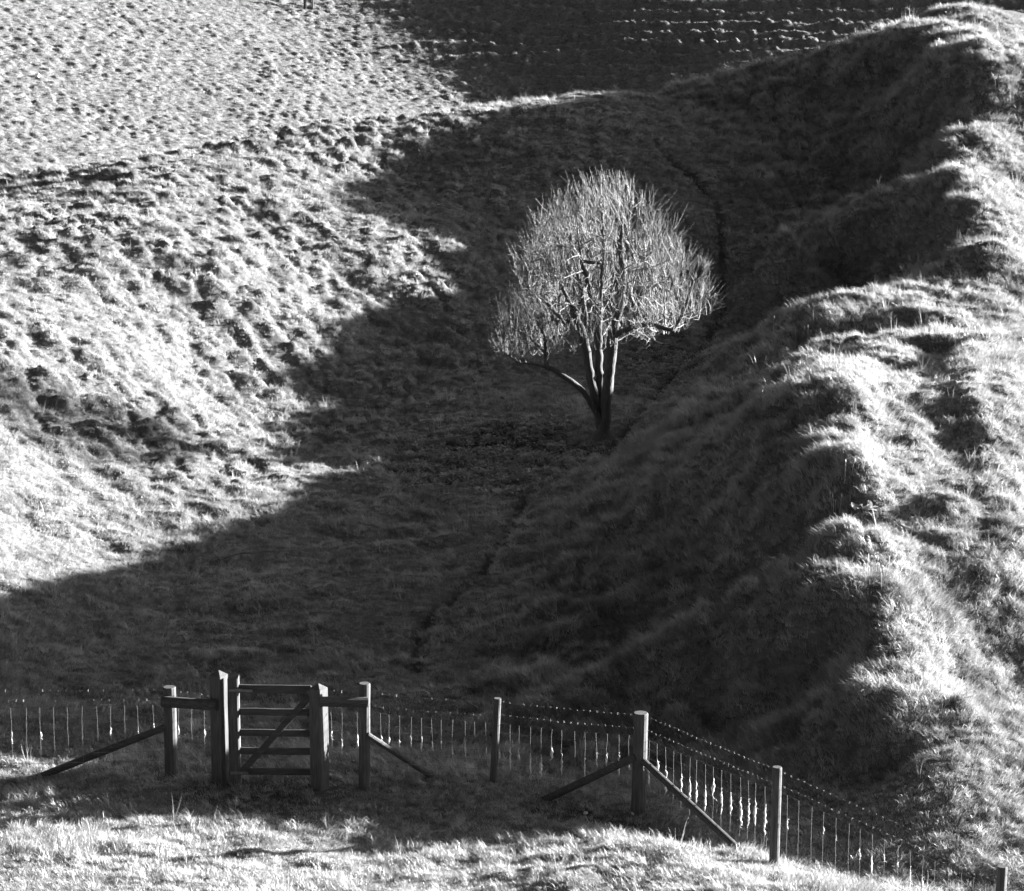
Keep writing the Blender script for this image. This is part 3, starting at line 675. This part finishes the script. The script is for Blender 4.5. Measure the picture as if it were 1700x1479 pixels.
for i in range(nn-1, -1, -1):
    load[i] += 1.0 if not kids[i] else 0
    if TPAR[i] >= 0: load[TPAR[i]] += load[i]
zr = TP_[:, 2]-TB[2]; TR = .0034*load**(math.log(.14/.0034)/math.log(load[3]))
TR = np.maximum(TR, .0034)
for nm, (i0, i1) in TID.items():
    big = .075 if nm in ('right', 'mid', 'left', 'left_low') else .034
    for i in range(i0, i1+1): TR[i] = max(TR[i], big+(.006-big)*(i-i0)/max(1, i1-i0))
TR = TR+0; TR[:3] *= np.array([1.5, 1.3, 1.12])
chains = []; stack = [0]
while stack:
    s0 = stack.pop(); ch = ([TPAR[s0]] if TPAR[s0] >= 0 else [])+[s0]; cur = s0
    while kids[cur]:
        ks = sorted(kids[cur], key=lambda q: -TR[q]); cur_n = ks[0]; stack += ks[1:]; ch.append(cur_n); cur = cur_n
    chains.append(ch)
tree = empty('bare_tree', TB); tag(tree, 'leafless tree with several stems and pale sunlit twigs, standing in the ditch', 'tree')
tw = MB(); br = MB()
def crad(ch):
    r_ = TR[ch].copy()
    if len(ch) > 1 and TPAR[ch[1]] == ch[0]: r_[0] = min(r_[0], r_[1]*1.25)
    return r_
for k, ch in enumerate(sorted(chains, key=lambda c: -TR[c[min(1, len(c)-1)]])):
    rr = crad(ch); r0 = rr[min(1, len(ch)-1)]
    P = TP_[ch]
    if k == 0: b = MB(); b.tube(P, rr, 12, True, .10); childof(b.build('trunk', M['bark'], None, True, TB), tree)
    elif r0 > .022 and k < 34: b = MB(); b.tube(P, rr, 9 if r0 > .05 else 7, True, .08); childof(b.build('limb', M['bark'], None, True, TB), tree)
    else: tw.tube(P, rr, 4, False)
# last year's shoots, reaching up
r = np.random.default_rng(5); cnt = 0
for i in range(1, nn):
    if TR[i] > .02 or zr[i] < 1.6: continue
    if vnoise(np.array([TP_[i][0]*1.5]), np.array([TP_[i][2]*1.5+TP_[i][1]]), 500)[0] < .3: continue
    m = (5 if not kids[i] else 2)
    for _ in range(m):
        if r.random() < (.45 if kids[i] else .2): continue
        dv = TP_[i]-TP_[TPAR[i]]; dv /= max(np.linalg.norm(dv), 1e-6); v = dv*.6+np.array([0, 0, .85])+r.normal(0, .22, 3); v /= np.linalg.norm(v)
        L = r.uniform(.15, .5)*(1.45 if r.random() < .12 else 1); bend = np.array([0, 0, .2])+r.normal(0, .08, 3); p0 = TP_[i]; p1 = p0+v*L*.5; v2 = v+bend; v2 /= np.linalg.norm(v2); p2 = p1+v2*L*.5
        tw.tube([p0, p1, p2], [.0032, .0028, .0018], 3, False); cnt += 1
        if r.random() < .35:
            v3 = v+r.normal(0, .6, 3); v3 /= np.linalg.norm(v3); tw.tube([p1, p1+v3*L*.35], [.003, .0018], 3, False)
cr = tw.build('crown', M['twig'], None, True, TB); childof(cr, tree); cr['kind'] = 'stuff'
print('TREE nodes', nn, 'chains', len(chains), 'shoots', cnt, 'rbase', TR[:6])

# ------------------------------------------------------------------ small things
def stalks(name, p, n, hmin, hmax, spread, seed, label, cat, head=True, mat='stalk', lean=(0, 0)):
    """dry flower stalks with seed heads, each a part"""
    r = np.random.default_rng(seed); e = empty(name, p); tag(e, label, cat)
    for i in range(n):
        q = np.array([r.normal(0, spread), r.normal(0, spread), 0]); h_ = r.uniform(hmin, hmax); l_ = np.array([r.normal(lean[0], .1), r.normal(lean[1], .1), 1])*h_
        b = MB(); b.tube([q-np.array([0, 0, .05]), q+l_*.5+r.normal(0, .012, 3), q+l_], [.0045, .004, .003], 5); o = b.build('stalk', M[mat], e, True)
        if head:
            b = MB(); b.tube([q+l_*.82, q+l_*.9, q+l_*1.02], [.004, .009, .003], 6, True, .5); b.build('seed_head', M[mat], o, True)
    return e
stalks('dead_stalks', gpt(1384, 858), 4, .3, .5, .06, 31, 'pale dead flower stalks on the edge of the shaded bank, beside a leafy plant', 'dead stalks')
stalks('dead_stalks', gpt(1412, 800), 2, .3, .5, .05, 32, 'two thin dry stalks at the shade line of the bank top, above the leafy plant', 'dead stalks')
stalks('dead_stalks', gpt(1335, 570), 5, .25, .45, .16, 33, 'loose group of pale dry stalks on the shoulder of the bank', 'dead stalks')
stalks('dead_stalks', gpt(1283, 562), 1, .5, .6, .02, 34, 'single tall thin dry stalk on the shaded shoulder of the bank', 'dead stalks')
stalks('dead_stalks', gpt(1462, 965), 6, .2, .4, .18, 35, 'dry stalks at the shade edge on the lower end of the bank', 'dead stalks')
def leafy_plant(name, p, n, L0, L1, seed, mat, label, cat):
    r = np.random.default_rng(seed); e = empty(name, p); tag(e, label, cat)
    for i in range(n):
        a = r.random()*6.283; L = r.uniform(L0, L1); el = r.uniform(.25, 1.2); c_ = np.array([math.cos(a)*math.cos(el), math.sin(a)*math.cos(el), math.sin(el)]); sd = np.array([-math.sin(a), math.cos(a), 0]); q = np.array([r.normal(0, .09), r.normal(0, .09), 0])
        V = []; 
        for k in range(5):
            f = k/4; w_ = L*.2*math.sin(math.pi*(.08+.87*f)); m_ = q+c_*L*f-np.array([0, 0, L*.35*f*f]); V += [m_-sd*w_+np.array([0, 0, .01]), m_-np.array([0, 0, .006]), m_+sd*w_+np.array([0, 0, .01])]
        Fc = [(3*k+j, 3*k+j+1, 3*k+j+4, 3*k+j+3) for k in range(4) for j in range(2)]; mesh_obj('leaf', V, Fc, M[mat], e, True)
    return e
leafy_plant('leafy_plant', gpt(1430, 845), 22, .12, .24, 41, 'dock', 'broad-leaved plant with pale sunlit leaves on the bank edge', 'plant')
leafy_plant('leafy_plant', gpt(1190, 196), 18, .2, .45, 42, 'weed', 'small dark upright weed at the head of the sheep track', 'plant')
# fallen branch on the ditch floor
p = gpt(392, 930); r = np.random.default_rng(51); fb = empty('fallen_branch', p); tag(fb, 'dead forked branch lying in the grass of the ditch floor', 'branch')
main = np.array([(-.32, -.1, .03), (-.1, 0, .1), (.15, .1, .12), (.42, .22, .1), (.66, .32, .07)]); b = MB(); b.tube(main, [.03, .03, .025, .02, .008], 7, True, .2); b.build('stem', M['dead'], fb, True)
for i in range(7):
    q = main[r.integers(0, 4)]+r.normal(0, .02, 3); v = np.array([r.normal(.2, .35), r.normal(0, .35), abs(r.normal(.15, .12))]); b = MB(); b.tube([q, q+v*.6, q+v+r.normal(0, .03, 3)], [.014, .01, .004], 5); b.build('side_branch', M['dead'], fb, True)
# stones
def stone(p, size, seed, mat, label, group=None):
    r = np.random.default_rng(seed); V = []; 
    ph = (1+5**.5)/2; ico = np.array([(-1, ph, 0), (1, ph, 0), (-1, -ph, 0), (1, -ph, 0), (0, -1, ph), (0, 1, ph), (0, -1, -ph), (0, 1, -ph), (ph, 0, -1), (ph, 0, 1), (-ph, 0, -1), (-ph, 0, 1)])/1.9
    Fc = [(0, 11, 5), (0, 5, 1), (0, 1, 7), (0, 7, 10), (0, 10, 11), (1, 5, 9), (5, 11, 4), (11, 10, 2), (10, 7, 6), (7, 1, 8), (3, 9, 4), (3, 4, 2), (3, 2, 6), (3, 6, 8), (3, 8, 9), (4, 9, 5), (2, 4, 11), (6, 2, 10), (8, 6, 7), (9, 8, 1)]
    V = ico*(1+r.normal(0, .17, (12, 1)))*np.array([1, .8, .6])*size; o = mesh_obj('stone', V, Fc, M[mat]); o.location = np.asarray(p)+np.array([0, 0, size*.25]); o.rotation_euler = (0, 0, r.random()*6); return tag(o, label, 'stone', group)
stone(gpt(1052, 1352), .06, 61, 'stone', 'pale stone in the bare earth at the foot of the corner post', None)
stone(gpt(972, 1352), .05, 62, 'stone', 'pale stone in the dark dip below the long brace', None)
stone(gpt(1085, 163), .09, 63, 'chalk', 'white chalk lump on the rim against the dark far hillside', None)
fp = ground_hit(62, 128, zfard, 110, 160); stone((fp[0], fp[1], float(zfard(fp[0], fp[1]))), .16, 64, 'chalk', 'white chalk lump on the bright far hillside')
for i in range(26):
    px, py = rng.uniform(640, 985), rng.uniform(735, 815); p = gpt(px, py)
    if weed_mask(p[0], p[1]) < .5: continue
    stone(p+np.array([0, 0, .04]), rng.uniform(.02, .04), 70+i, 'stone', 'small pale stone among the dark weeds round the tree', 'small stones on the bare earth')
# two far fence posts on the hillside
for px, q in ((506, 'far fence post at the top of the bright hillside, the one with a thicker top'), (519, 'thinner far fence post at the edge of the bright hillside')):
    fp = ground_hit(px, 14, zfard, 110, 165); p = np.array([fp[0], fp[1], float(zfard(fp[0], fp[1]))]); tag(round_post('far_post', p, 1.2, .06 if px == 506 else .045, None), q, 'fence post')
